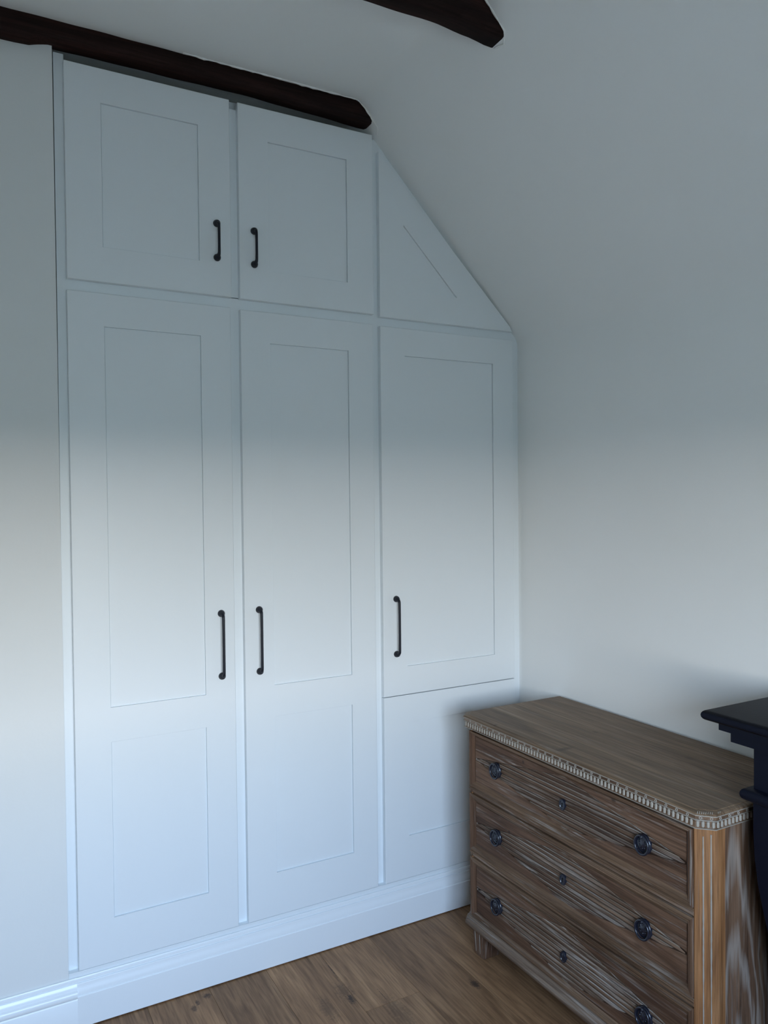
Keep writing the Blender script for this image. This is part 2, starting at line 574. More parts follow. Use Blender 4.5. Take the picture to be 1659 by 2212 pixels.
torus += [(-0.0238, 0.1222), (-0.0238, 0.1236), (-0.0262, 0.1246), (-0.0256, 0.1335), (-0.0242, 0.1362), (pf - 0.0016, 0.1368), (pf - 0.0016, 0.1280), (pf, 0.1270)]
skirting('baseboard_back', XL, 0.2985, torus, 'white skirting board with a rounded bead under the plain wall left of the wardrobe')
skirting('baseboard_wardrobe', 0.2985, XW, ogee, 'white moulded skirting board running along the foot of the wardrobe')

# ------------------------------------------------------------------ fitted wardrobe
T = 0.0191
ward = thing('fitted_wardrobe', 'white fitted wardrobe with panelled doors and black bar handles under the sloping ceiling', 'wardrobe', (0.28, 0, 0))
WO = Vector((0.28, 0, 0))


def shift(o):
    o.data.transform(Matrix.Translation(-WO))
    return o


def wpart(name, bm_, mat=M_WHITE, parent=ward):
    return shift(mesh_obj(name, bm_, mat, parent))


TOPZ = 2.695
DEP = 0.02
# stiles and rails of the face frame, front at y=0
def bx(x0, x1, z0, z1, y0=0.0, y1=DEP, bev=0.0008):
    return box(bmesh.new(), x0, x1, y0, y1, z0, z1, bev)


wpart('stile', prism(bmesh.new(), [(0.2804, 0.06), (0.309, 0.06), (0.309, 2.664), (0.2832, 2.664), (0.2826, 2.0), (0.2806, 1.3)], 'y', 0.0, DEP))
wpart('stile', bx(0.735, 0.825, 0.06, 1.985, 0.0, DEP, 0.0))
wpart('stile', bx(0.742, 0.818, 2.0586, 2.624))
wpart('stile', bx(1.205, 1.305, 0.06, 2.632, 0.0, DEP, 0.0))
wpart('stile', prism(bmesh.new(), [(1.770, 0.06), (XW - 0.0004, 0.06), (XW - 0.0004, slope_z(XW) - 0.002), (1.770, slope_z(1.770) - 0.002)], 'y', 0.0, DEP))
wpart('rail', bx(0.309, 1.205, 1.985, 2.0555, 0.0, DEP, 0.0))
wpart('rail', bx(1.305, 1.770, 1.985, 2.0555, 0.0, DEP, 0.0))
wpart('rail', bx(0.309, 1.240, 2.600, 2.664, 0.038, 0.0495))
bm = prism(bmesh.new(), [(1.262, slope_z(1.262) - 0.001), (1.262, slope_z(1.262) - 0.085), (1.80, slope_z(1.80) - 0.085), (1.845, slope_z(1.845) - 0.001)], 'y', 0.0006, DEP)
wpart('sloping_rail', bm)
# back board closes the inside
wpart('back_board', prism(bmesh.new(), [(0.2805, 0.06), (XW - 0.001, 0.06), (XW - 0.001, slope_z(XW) - 0.01), (1.235, 2.66), (0.2805, 2.66)], 'y', 0.05, 0.06), M_DARK)
# plinth, flush with the doors
wpart('plinth', box(bmesh.new(), 0.2787, XW - 0.0005, -T, 0.0, 0.004, 0.1494, 0.0005))


def panel_door(name, x0, x1, z0, z1, holes, rec=0.0046, th=T - 0.0004, ch=0.0014):
    """one flat door blank with square recesses; each recess floor is a separate panel"""
    hx = sorted({v for h in holes for v in h[:2]})
    hz = sorted({v for h in holes for v in h[2:]})
    xs = [x0 + ch] + hx + [x1 - ch]
    zs = [z0 + ch] + hz + [z1 - ch]
    yf = -T
    bm_ = bmesh.new()
    V = {}

    def v(x_, y_, z_):
        k = (round(x_, 6), round(y_, 6), round(z_, 6))
        if k not in V:
            V[k] = bm_.verts.new(k)
        return V[k]

    def inhole(cx, cz):
        return any(h[0] < cx < h[1] and h[2] < cz < h[3] for h in holes)
    for i in range(len(xs) - 1):
        for j in range(len(zs) - 1):
            if not inhole((xs[i] + xs[i + 1]) / 2, (zs[j] + zs[j + 1]) / 2):
                bm_.faces.new((v(xs[i], yf, zs[j]), v(xs[i + 1], yf, zs[j]), v(xs[i + 1], yf, zs[j + 1]), v(xs[i], yf, zs[j + 1])))
    d = 0.012
    for h in holes:
        zz = [z for z in zs if h[2] <= z <= h[3]]
        xx = [q for q in xs if h[0] <= q <= h[1]]
        for a, b_ in zip(zz, zz[1:]):
            for X in h[:2]:
                bm_.faces.new((v(X, yf, a), v(X, yf, b_), v(X, yf + d, b_), v(X, yf + d, a)))
        for a, b_ in zip(xx, xx[1:]):
            for Z in h[2:]:
                bm_.faces.new((v(a, yf, Z), v(b_, yf, Z), v(b_, yf + d, Z), v(a, yf + d, Z)))
    # chamfered edge, sides and back
    bnd = [(q, zs[0]) for q in xs] + [(xs[-1], q) for q in zs[1:]] + [(q, zs[-1]) for q in xs[::-1][1:]] + [(xs[0], q) for q in zs[::-1][1:-1]]

    def grow(p):
        return (x0 if p[0] == xs[0] else x1 if p[0] == xs[-1] else p[0], z0 if p[1] == zs[0] else z1 if p[1] == zs[-1] else p[1])
    n = len(bnd)
    yb = yf + th
    for i in range(n):
        a, b_ = bnd[i], bnd[(i + 1) % n]
        ga, gb = grow(a), grow(b_)
        bm_.faces.new((v(a[0], yf, a[1]), v(b_[0], yf, b_[1]), v(gb[0], yf + ch, gb[1]), v(ga[0], yf + ch, ga[1])))
        bm_.faces.new((v(ga[0], yf + ch, ga[1]), v(gb[0], yf + ch, gb[1]), v(gb[0], yb, gb[1]), v(ga[0], yb, ga[1])))
    bm_.faces.new([v(grow(p)[0], yb, grow(p)[1]) for p in bnd])
    d_ = wpart(name, bm_)
    for h in holes:
        pm = box(bmesh.new(), h[0] - 0.0003, h[1] + 0.0003, yf + rec + 0.0028, yf + 0.0145, h[2] - 0.0003, h[3] + 0.0003)
        g_ = 0.0016
        box(pm, h[0] + g_, h[1] - g_, yf + rec, yf + rec + 0.0035, h[2] + g_, h[3] - g_, 0.0004)
        wpart('panel', pm, M_WHITE, d_)
    return d_


def handle(door, x_, zt, zb):
    bm_ = bmesh.new()
    y0 = -T
    for z_ in (zt, zb):
        lathe(bm_, [(0.0104, y0 + 0.0006), (0.0109, y0 - 0.001), (0.0107, y0 - 0.0038), (0.0097, y0 - 0.0072), (0.0082, y0 - 0.0112), (0.0064, y0 - 0.0145)], 'y', 20, (x_, 0, z_))
    pts, rad = [], []
    L = zt - zb
    s = 0.0085
    hgt = 0.0235
    half = [(0, 0.008, 0.0066), (0.0014, 0.0130, 0.0060), (0.0042, 0.0180, 0.0053), (0.0070, 0.0215, 0.0047), (0.0104, hgt - 0.0003, 0.0042), (0.0160, hgt, 0.0042), (L * 0.3, hgt + 0.0006, 0.0040)]
    for dz, h, r in half:
        pts.append((x_, y0 - h, zt - dz))
        rad.append(r)
    for dz, h, r in half[::-1]:
        pts.append((x_, y0 - h, zb + dz))
        rad.append(r)
    tube(bm_, pts, rad, 12)
    h_ = wpart('handle', bm_, M_IRON, door)
    shade_angle(h_, 50)
    h_['label'] = 'black metal bar handle'
    return h_


PX = ((0.4005, 0.6715), (0.887, 1.1555), (1.366, 1.7335))
d1 = panel_door('door', 0.3065, 0.7670, 2.0540, 2.6405, [(PX[0][0], PX[0][1], 2.1500, 2.5460)])
handle(d1, 0.7235, 2.2660, 2.1655)
d2 = panel_door('door', 0.7930, 1.2500, 2.0528, 2.6390, [(PX[1][0], PX[1][1], 2.1455, 2.5405)])
handle(d2, 0.8390, 2.2610, 2.1605)
d3 = panel_door('door', 0.3054, 0.7620, 0.1500, 2.0225, [(PX[0][0], PX[0][1], 0.2745, 0.7715), (PX[0][0], PX[0][1], 0.8680, 1.9310)])
handle(d3, 0.7205, 1.1070, 0.9190)
d4 = panel_door('door', 0.7934, 1.2448, 0.1500, 2.0200, [(PX[1][0], PX[1][1], 0.2835, 0.7730), (PX[1][0], PX[1][1], 0.8705, 1.9260)])
handle(d4, 0.8395, 1.1090, 0.9195)
d5 = panel_door('door', 1.2731, 1.8226, 0.7795, 2.0174, [(PX[2][0], PX[2][1], 0.8750, 1.9255)])
handle(d5, 1.3230, 1.1070, 0.9210)
d6 = panel_door('fixed_panel', 1.2731, 1.8226, 0.1500, 0.7770, [(PX[2][0], PX[2][1], 0.2940, 0.6840)])
# triangular door under the slope
def tri_door():
    gap = 0.030
    c = 2.6405 + 1.032 * 1.262
    X0, Z0 = 1.2731, 2.0478

    def hyp(x_, g):
        return slope_z(x_) - g
    A = (X0, Z0)
    ztop = 2.590
    B = (X0, ztop)
    xr = 1.262 + (2.640 - 0.002 - Z0) / 1.032
    D = (xr - 0.012, Z0)
    E_ = (xr - 0.022, slope_z(xr - 0.022) - 0.006)
    a, b_, c_ = (1.366, 2.1445), (1.366, 2.3640), (1.5815, 2.1445)
    yf = -T
    bm_ = bmesh.new()
    ch = 0.0014
    outer_ = [A, D, E_, B]
    cen = Vector((1.42, 2.22))
    inn = [tuple(Vector(p) + (cen - Vector(p)).normalized() * ch * 1.6) for p in outer_]
    fo = [bm_.verts.new((p[0], yf, p[1])) for p in inn]
    so = [bm_.verts.new((p[0], yf + ch, p[1])) for p in outer_]
    bo = [bm_.verts.new((p[0], -0.0004, p[1])) for p in outer_]
    h0 = [bm_.verts.new((p[0], yf, p[1])) for p in (a, c_, b_)]
    h1 = [bm_.verts.new((p[0], yf + 0.012, p[1])) for p in (a, c_, b_)]
    for i in range(4):
        j = (i + 1) % 4
        bm_.faces.new((fo[i], fo[j], so[j], so[i]))
        bm_.faces.new((so[i], so[j], bo[j], bo[i]))
    bm_.faces.new(bo)
    bm_.faces.new((fo[0], fo[1], h0[1], h0[0]))
    bm_.faces.new((fo[1], fo[2], h0[1]))
    bm_.faces.new((fo[2], fo[3], h0[2], h0[1]))
    bm_.faces.new((fo[3], fo[0], h0[0], h0[2]))
    for i in range(3):
        j = (i + 1) % 3
        bm_.faces.new((h0[i], h0[j], h1[j], h1[i]))
    d_ = wpart('angled_door', bm_)
    pm = prism(bmesh.new(), [(a[0] - .0003, a[1] - .0003), (c_[0] + .001, c_[1] - .0003), (b_[0] - .0003, b_[1] + .001)], 'y', yf + 0.0074, yf + 0.0145)
    prism(pm, [(a[0] + .0014, a[1] + .0014), (c_[0] - .0034, c_[1] + .0014), (b_[0] + .0014, b_[1] - .0034)], 'y', yf + 0.0046, yf + 0.0080)
    wpart('panel', pm, M_WHITE, d_)
    d_['label'] = 'triangular door under the sloping ceiling'
    return d_


tri_door()

# ------------------------------------------------------------------ ceiling beams
def beam(name, label, x0, x1, yf, yb, zb_f, end_round, seed, n=110):
    rnd = random.Random(seed)
    ph = [rnd.uniform(0, 6.28) for _ in range(12)]

    def nz(x_, k, s=1.0):
        return s * (0.5 * math.sin(7.3 * x_ + ph[k]) + 0.3 * math.sin(17.1 * x_ + ph[(k + 3) % 12]) + 0.2 * math.sin(41 * x_ + ph[(k + 5) % 12]))
    rings = []
    for i in range(n + 1):
        x_ = x0 + (x1 - x0) * i / n
        zb_ = zb_f(x_)
        er = end_round(x_)
        yf_ = yf + nz(x_, 0, 0.0030)
        yb_ = yb
        zt = ZC + 0.03
        r_ = 0.013
        ring = [(x_, yb_ - nz(x_, 1, 0.0), zb_ + 0.0005 + er * 1.0 + nz(x_, 2, 0.0025)),
                (x_, yf_ + r_ * 1.4 + er * .4, zb_ - 0.0015 + er + nz(x_, 3, 0.0030)),
                (x_, yf_ + r_ * 0.4 + er * .4, zb_ + r_ * 0.35 + er + nz(x_, 4, 0.003)),
                (x_, yf_ + 0.001 + er * .3, zb_ + r_ * 1.2 + er + nz(x_, 5, 0.003)),
                (x_, yf_ + nz(x_, 6, 0.003), (zb_ + ZC) / 2 + 0.01),
                (x_, yf_ + 0.002 + nz(x_, 7, 0.003), ZC - 0.004),
                (x_, yf_ + 0.006, zt), (x_, yb_, zt)]
        rings.append(ring)
    o = mesh_obj(name, loft(bmesh.new(), rings), M_BEAM)
    shade_angle(o, 60)
    o['label'] = label
    o['category'] = 'beam'
    o['kind'] = 'thing'
    return o


def lerp_tab(tab):
    def f(x_):
        if x_ <= tab[0][0]:
            return tab[0][1]
        for (a, va), (b_, vb) in zip(tab, tab[1:]):
            if x_ <= b_:
                u = (x_ - a) / (b_ - a)
                u = u * u * (3 - 2 * u)
                return va + (vb - va) * u
        return tab[-1][1]
    return f


beam('ceiling_beam', 'dark brown rough beam lying along the top of the white wardrobe', XL + 0.3, 1.275, -0.056, -0.0006,
     lerp_tab([(-1.0, 2.650), (0.16, 2.654), (0.21, 2.656), (0.27, 2.671), (0.8, 2.671), (1.05, 2.667), (1.18, 2.660), (1.3, 2.657)]),
     lambda x_: max(0.0, (x_ - 1.218) / 0.05) ** 2 * 0.030, 3)
beam('ceiling_beam', 'dark brown rough beam crossing the ceiling in front of the wardrobe', XL + 0.3, 1.300, -0.692, -0.632,
     lerp_tab([(-1.0, 2.628), (0.95, 2.630), (1.1, 2.632), (1.2, 2.626), (1.262, 2.620), (1.32, 2.622)]),
     lambda x_: max(0.0, (x_ - 1.272) / 0.05) ** 2 * 0.02, 8)

# ragged white caulk where the beams meet the plaster
def caulk(pts, rad, seed):
    rnd = random.Random(seed)
    P, Rr = [], []
    for (a, b_) in zip(pts, pts[1:]):
        n = max(2, int((Vector(b_) - Vector(a)).length / 0.012))
        for i in range(n):
            P.append(Vector(a).lerp(Vector(b_), i / n) + Vector((0, rnd.uniform(-.0006, .0006), rnd.uniform(-.0008, .0008))))
            Rr.append(rad * rnd.uniform(0.35, 1.25))
    P.append(Vector(pts[-1]))
    Rr.append(rad * 0.5)
    o = mesh_obj('caulk_bead', tube(bmesh.new(), P, Rr, 6), M_CAULK, ceil, True)
    o['label'] = 'ragged white caulk line'


caulk([(0.62, -0.0595, ZC - 0.001), (0.95, -0.0595, ZC - 0.001), (1.178, -0.0595, ZC - 0.002), (1.205, -0.0590, slope_z(1.205) - 0.002), (1.252, -0.053, slope_z(1.252) - 0.001), (1.262, -0.03, slope_z(1.262) - 0.001)], 0.0034, 1)
caulk([(1.200, -0.6955, slope_z(1.200) - 0.001), (1.272, -0.694, slope_z(1.272) - 0.001), (1.288, -0.672, slope_z(1.288) - 0.001), (1.283, -0.636, slope_z(1.283) - 0.001)], 0.0034, 2)

# ------------------------------------------------------------------ chest of drawers
DO = Vector((1.64, -0.70, 0))
dr = thing('chest_of_drawers', 'limed brown pine chest of three reeded drawers with black ring pulls against the white wall', 'chest of drawers', DO)


def dpart(name, bm_, mat, parent=dr, smooth=None):
    o = mesh_obj(name, bm_, mat, parent)
    o.data.transform(Matrix.Translation(-DO))
    if smooth:
        shade_angle(o, smooth)
    return o


X_F, Y_FAR, Y_NEAR, X_B = 1.428, -0.228, -1.172, 1.840


def outline(off, c=0.030):
    xf, yn, yf_ = X_F + off, Y_NEAR + off, Y_FAR - off
    cc = c + 0.0 * off
    return [(xf, yf_ - cc + off * 0.0), (xf, yn + cc), (xf + cc, yn), (X_B, yn), (X_B, yf_), (xf + cc, yf_)]


def ring_loft(prof, c=0.030):
    return loft(bmesh.new(), [[(p[0], p[1], z_) for p in outline(off, c)] for off, z_ in prof])


dpart('top', ring_loft([(0.004, 0.7505), (0.0, 0.7515), (0.0, 0.7530), (0.0025, 0.7555), (0.0070, 0.7570), (0.0125, 0.7578), (0.0140, 0.7590)]), M_TOP)
cor = dpart('cornice', ring_loft([(0.014, 0.7195), (0.006, 0.7200), (0.004, 0.7215), (0.004, 0.7405), (0.0025, 0.7412), (0.0025, 0.7505)]), M_RAIL)


def fillet(z0, z1, off):
    dpart('limed_fillet', ring_loft([(off + 0.002, z0 - 0.0002), (off, z0), (off, z1), (off + 0.002, z1 + 0.0002)]), M_LIME, cor)


fillet(0.7506, 0.7520, -0.0010)
fillet(0.7402, 0.7414, 0.0004)
fillet(0.7206, 0.7217, 0.0020)
# carved scallops and rings, one mesh each
def scallop_mesh():
    bm_ = bmesh.new()
    w_, h0, h1 = 0.0033, -0.0066, 0.0045
    prof = [(-w_, h0 + 0.002), (-w_ * .6, h0), (w_ * .6, h0), (w_, h0 + 0.002), (w_, h1), (w_ * .7, h1 + .0018), (0, h1 + .0028), (-w_ * .7, h1 + .0018), (-w_, h1)]
    rings = []
    for s, d in ((1.0, 0.001), (1.0, -0.0006), (0.55, -0.0026)):
        rings.append([(d, p[0] * s, p[1] * (0.9 if s < 1 else 1)) for p in prof])
    loft(bm_, rings)
    bmesh.ops.recalc_face_normals(bm_, faces=bm_.faces[:])
    me = bpy.data.meshes.new('scallop')
    bm_.to_mesh(me)
    bm_.free()
    me.materials.append(M_LIME)
    return me


def bead_mesh():
    bm_ = bmesh.new()
    n, m_ = 12, 5
    vs = [[bm_.verts.new((-(0.0010 * math.sin(2 * math.pi * j / m_)) - 0.0004, (0.0027 + 0.0010 * math.cos(2 * math.pi * j / m_)) * math.cos(2 * math.pi * i / n), (0.0027 + 0.0010 * math.cos(2 * math.pi * j / m_)) * math.sin(2 * math.pi * i / n))) for j in range(m_)] for i in range(n)]
    for i in range(n):
        for j in range(m_):
            bm_.faces.new((vs[i][j], vs[(i + 1) % n][j], vs[(i + 1) % n][(j + 1) % m_], vs[i][(j + 1) % m_]))
    bmesh.ops.recalc_face_normals(bm_, faces=bm_.faces[:])
    me = bpy.data.meshes.new('carved_ring')
    bm_.to_mesh(me)
    bm_.free()
    me.materials.append(M_LIME)
    return me


SCM, BDM = scallop_mesh(), bead_mesh()


def carve(name, me, p, rz):
    o = bpy.data.objects.new(name, me)
    o.location = Vector(p) - DO
    o.rotation_euler = (0, 0, rz)
    link(o, cor)


SZ, BZ = 0.7312, 0.7452
y = Y_FAR - 0.030 - 0.010
while y > Y_NEAR + 0.036:
    carve('scallop', SCM, (X_F + 0.004, y, SZ), 0)
    y -= 0.01229
y = -0.706 + 0.0295 * 14
while y > Y_NEAR + 0.036:
    carve('carved_ring', BDM, (X_F + 0.0025, y, BZ), 0)
    y -= 0.0295
p0, p1 = Vector((X_F + 0.004, Y_NEAR + 0.034)), Vector((X_F + 0.034, Y_NEAR + 0.004))
for k in range(4):
    q = p0.lerp(p1, (k + 0.5) / 4)
    carve('scallop', SCM, (q.x, q.y, SZ), math.radians(45))
for k in (0.25, 0.78):
    q = p0.lerp(p1, k)
    carve('carved_ring', BDM, (q.x - 0.001, q.y - 0.001, BZ), math.radians(45))
xx_ = X_F + 0.040
while xx_ < X_B - 0.01:
    carve('scallop', SCM, (xx_, Y_NEAR + 0.004, SZ), math.radians(90))
    xx_ += 0.01229
xx_ = X_F + 0.046
while xx_ < X_B - 0.01:
    carve('carved_ring', BDM, (xx_, Y_NEAR + 0.0025, BZ), math.radians(90))
    xx_ += 0.0295

# carved notches on the sloping edge of the near corner
pa_, pb_ = Vector((X_F + 0.0045, Y_NEAR + 0.030)), Vector((X_F + 0.034, Y_NEAR + 0.0045))
for k in range(10):
    q = pa_.lerp(pb_, (k + 0.3) / 9) if k < 8 else Vector((X_F + 0.036 + 0.006 * (k - 7), Y_NEAR + 0.005))
    d2 = Vector((0.0045, 0.0030))
    bm = tube(bmesh.new(), [(q.x - d2.x * .4, q.y - d2.y * .4, 0.7553), (q.x + d2.x * .7, q.y + d2.y * .7, 0.7572)], 0.0010, 6)
    dpart('carved_notch', bm, M_LIME, cor)

# carcass
XF = 1.445
YD0, YD1 = -1.1225, -0.2655                       # drawer opening, near and far
dpart('side_panel', box(bmesh.new(), 1.475, X_B, -1.160, -1.142, 0.100, 0.7200, 0.001), M_SIDE)
dpart('side_panel', box(bmesh.new(), 1.475, X_B, -0.258, -0.240, 0.100, 0.7200, 0.001), M_SIDE)
dpart('back_panel', box(bmesh.new(), X_B - 0.012, X_B, -1.142, -0.258, 0.100, 0.7200), M_VERT)


def post(sgn):
    yc = -0.700

    def Y(v):
        return yc + sgn * v
    pts = [(1.446, Y(0.4225)), (1.446, Y(0.4255)), (1.477, Y(0.4615)), (1.500, Y(0.4615)), (1.500, Y(0.4225))]
    o = dpart('corner_post', prism(bmesh.new(), pts, 'z', 0.100, 0.7200), M_POST)
    a, b_ = Vector((1.446, Y(0.4255))), Vector((1.477, Y(0.4615)))
    for u, zt in ((0.36, 0.697), (0.70, 0.703)):
        q = a.lerp(b_, u)
        P, Rr = [], []
        rnd = random.Random(int(u * 100) + (5 if sgn > 0 else 0))
        for i in range(50):
            P.append((q.x - 0.0001, q.y, 0.135 + (zt - 0.135) * i / 49))
            Rr.append(0.0017 * (1.0 if i > 20 else 0.75) * rnd.uniform(0.7, 1.15))
        f_ = dpart('flute', tube(bmesh.new(), P, Rr, 6), M_LIME, o)
        f_['label'] = 'limed vertical flute'
    return o


post(-1)
post(1)


def rail(z0, z1):
    o = dpart('rail', box(bmesh.new(), XF + 0.001, 1.49, YD0, YD1, z0, z1, 0.0015), M_RAIL)
    return o


rail(0.7125, 0.7200)
for z0, z1 in ((0.5140, 0.5315), (0.3100, 0.3295)):
    rl = rail(z0, z1)
    bm = bmesh.new()
    tube(bm, [(XF + 0.0012, YD0, (z0 + z1) / 2 + 0.003), (XF + 0.0012, YD1, (z0 + z1) / 2 + 0.003)], 0.0030, 8)
    dpart('bead', bm, M_RAIL, rl, 60)
# dust boards close the carcass behind the drawer fronts
dpart('carcass', box(bmesh.new(), 1.492, X_B - 0.012, -1.142, -0.258, 0.105, 0.719), M_DARK)


def pull(drawer, y_, z_):
    xs_ = XF + 0.0015
    bm_ = bmesh.new()
    lathe(bm_, [(0.0232, xs_ + 0.004), (0.0236, xs_ - 0.001), (0.0220, xs_ - 0.0030), (0.0190, xs_ - 0.0022), (0.0160, xs_ - 0.0022), (0.0140, xs_ - 0.0034), (0.0100, xs_ - 0.0040), (0.0055, xs_ - 0.0062), (0.0015, xs_ - 0.0068)], 'x', 28, (0, y_, z_))
    for k in range(8):
        a = 2 * math.pi * k / 8
        lathe(bm_, [(0.0024, xs_ - 0.003), (0.0020, xs_ - 0.0050), (0.0007, xs_ - 0.0058)], 'x', 7, (0, y_ + 0.0100 * math.cos(a), z_ + 0.0100 * math.sin(a)))
    lathe(bm_, [(0.0042, xs_), (0.0046, xs_ - 0.008), (0.003, xs_ - 0.0105)], 'x', 10, (0, y_, z_ + 0.0185))
    dpart('pull_plate', bm_, M_PULL, drawer, 50)
    pts = []
    bm_ = bmesh.new()
    n, m_ = 32, 8
    rr, mr_ = 0.0205, 0.0029
    tilt = 0.10
    vs = []
    for i in range(n):
        a = 2 * math.pi * i / n
        row = []
        for j in range(m_):
            b2 = 2 * math.pi * j / m_
            r2 = rr + mr_ * math.cos(b2)
            yy, zz = r2 * math.cos(a), r2 * math.sin(a) * 1.06
            row.append(bm_.verts.new((xs_ - 0.0070 - mr_ * math.sin(b2) + (zz - rr) * tilt * 0.4, y_ + yy, z_ - 0.0012 + zz)))
        vs.append(row)
    for i in range(n):
        for j in range(m_):
            bm_.faces.new((vs[i][j], vs[(i + 1) % n][j], vs[(i + 1) % n][(j + 1) % m_], vs[i][(j + 1) % m_]))
    o = dpart('pull_ring', bm_, M_PULL, drawer, 60)
    o['label'] = 'black hanging ring'


def escutcheon(drawer, y_, z_, hole=True):
    xs_ = XF + 0.0015
    bm_ = bmesh.new()
    lathe(bm_, [(0.0152, xs_ + 0.004), (0.0154, xs_ - 0.001), (0.0143, xs_ - 0.0034), (0.0118, xs_ - 0.0034), (0.0105, xs_ - 0.0018), (0.004, xs_ - (0.0018 if hole else 0.0040))], 'x', 24, (0, y_, z_), 0.70, 1.0)
    o = dpart('escutcheon', bm_, M_PULL, drawer, 50)
    o['label'] = 'oval black keyhole plate' if hole else 'oval black keyhole plate with closed cover'
    if hole:
        bm_ = bmesh.new()
        lathe(bm_, [(0.0026, xs_ - 0.001), (0.0026, xs_ - 0.0022)], 'x', 10, (0, y_, z_ + 0.003))
        prism(bm_, [(y_ - 0.0012, z_ + 0.002), (y_ + 0.0012, z_ + 0.002), (y_ + 0.0018, z_ - 0.006), (y_ - 0.0018, z_ - 0.006)], 'x', xs_ - 0.0022, xs_ - 0.001)
        dpart('keyhole', bm_, M_HOLE, drawer)


def drawer(z0, z1, pz0, pz1, pullz, seed, hole=True):
    ya, yb_ = YD0 + 0.002, YD1 - 0.002
    pa, pb = -1.1000, -0.2950
    d_ = dpart('drawer', box(bmesh.new(), XF + 0.0085, 1.488, ya + 0.001, yb_ - 0.001, z0 + 0.0005, z1 - 0.0005), M_DRAW)
    # four mitred mouldings: narrow outer flat, then a slope down to the panel
    xo, xi, xb = XF - 0.0028, XF + 0.0050, XF + 0.0095
    O_ = [(ya, z0), (yb_, z0), (yb_, z1), (ya, z1)]
    In = [(pa, pz0), (pb, pz0), (pb, pz1), (pa, pz1)]
    fl_ = 0.0038

    def ins(p, q, dd):
        return tuple(Vector(p) + (Vector(q) - Vector(p)) * dd)
    for k in range(4):
        j = (k + 1) % 4
        rows = []
        for u, xx2 in ((0, xb), (0.0, XF - 0.0012), (0.04, xo), (0.28, xo), (0.40, xo + 0.0018), (0.52, xo + 0.0016), (0.92, xi), (1.0, xi + 0.001), (1.0, xb)):
            a_, b2 = ins(O_[k], In[k], u), ins(O_[j], In[j], u)
            rows.append(((xx2, a_[0], a_[1]), (xx2, b2[0], b2[1])))
        bm_ = bmesh.new()
        loft(bm_, [[r[0] for r in rows], [r[1] for r in rows]])
        dpart('frame_moulding', bm_, M_RAIL if k in (0, 2) else M_VERT, d_)
    # limed line around the recess
    bm_ = bmesh.new()
    tube(bm_, [(XF + 0.0065, pb - 0.0008, pz0 + 0.001), (XF + 0.0065, pb - 0.0008, pz1 - 0.001)], 0.0014, 6)
    tube(bm_, [(XF + 0.0065, pa + 0.0008, pz0 + 0.0008), (XF + 0.0065, pb - 0.001, pz0 + 0.0008)], 0.0011, 6)
    dpart('limed_fillet', bm_, M_LIME, d_)
    yc, zc, hy, hz = (pa + pb) / 2, (pz0 + pz1) / 2, (pb - pa) / 2, (pz1 - pz0) / 2
    # four flat corner pieces around the lozenge
    xsf = XF + 0.0035
    for sy in (-1, 1):
        for sz in (-1, 1):
            bm_ = bmesh.new()
            tri = [(yc + sy * hy, zc + sz * hz), (yc + sy * hy * 0.015, zc + sz * hz), (yc + sy * hy, zc + sz * hz * 0.05)]
            cen = sum((Vector(p) for p in tri), Vector((0, 0))) / 3
            r0 = [(XF + 0.0090, p[0], p[1]) for p in tri]
            r1 = [(xsf + 0.0012, p[0], p[1]) for p in tri]
            tri2 = [tri[0], tuple(Vector(tri[1]) + Vector((sy * 0.012, sz * 0.0))), tuple(Vector(tri[2]) + Vector((0, sz * 0.002)))]
            r2 = [(xsf, p[0], p[1]) for p in tri2]
            loft(bm_, [r0, r1, r2])
            dpart('corner_panel', bm_, M_DRAW, d_)
    # half-round reeds filling the lozenge
    n = 11
    bm_ = bmesh.new()
    pitch = 2 * hz / n
    for i in range(n):
        zr = zc - hz + pitch * (i + 0.5)
        prof = []
        for k in range(6):
            a = math.pi * k / 5
            prof.append((zr - math.cos(a) * pitch * 0.40, XF + 0.0082 - math.sin(a) * 0.0058))
        rings = []
        for s in (-1, -0.5, 0, 0.5, 1):
            rings.append([(q[1], yc + s * min(hy, hy * (1 - abs(q[0] - zc) / hz) + 0.006), q[0]) for q in prof])
        loft(bm_, rings)
    rd = dpart('reeding', bm_, M_REED, d_, 50)
    rd['label'] = 'lozenge of fine horizontal reeds'
    rd.data.materials.append(M_REEDBASE)
    for p_ in rd.data.polygons:                     # lime left lying on the upper edge of each reed
        if p_.normal.z > 0.8:
            p_.material_index = 1
    dpart('recess_board', box(bmesh.new(), XF + 0.0078, XF + 0.0090, pa, pb, pz0, pz1), M_GROOVE, d_)
    pull(d_, -0.979, pullz)
    pull(d_, -0.403, pullz)
    escutcheon(d_, -0.697, pullz - 0.003, hole)
    return d_


M_GROOVE = wood('reed_groove_shade_wood', 'y', (0.03, 0.016, 0.010), (0.06, 0.032, 0.019), (0.11, 0.066, 0.042), 0.4, WC, offset=(2, 4, 7))  # groove wood darkened, shade between the reeds put into its colour
M_REEDBASE = wood('reed_groove_wood', 'y', (0.10, 0.06, 0.035), (0.24, 0.18, 0.13), (0.42, 0.36, 0.30), 0.8, (0.50, 0.46, 0.41), offset=(1, 4, 2), wlow=0.46)
drawer(0.5335, 0.7090, 0.5530, 0.6940, 0.6210, 1)
drawer(0.3315, 0.5105, 0.3520, 0.4860, 0.4175, 2)
drawer(0.1195, 0.3065, 0.1380, 0.2815, 0.2065, 3, False)

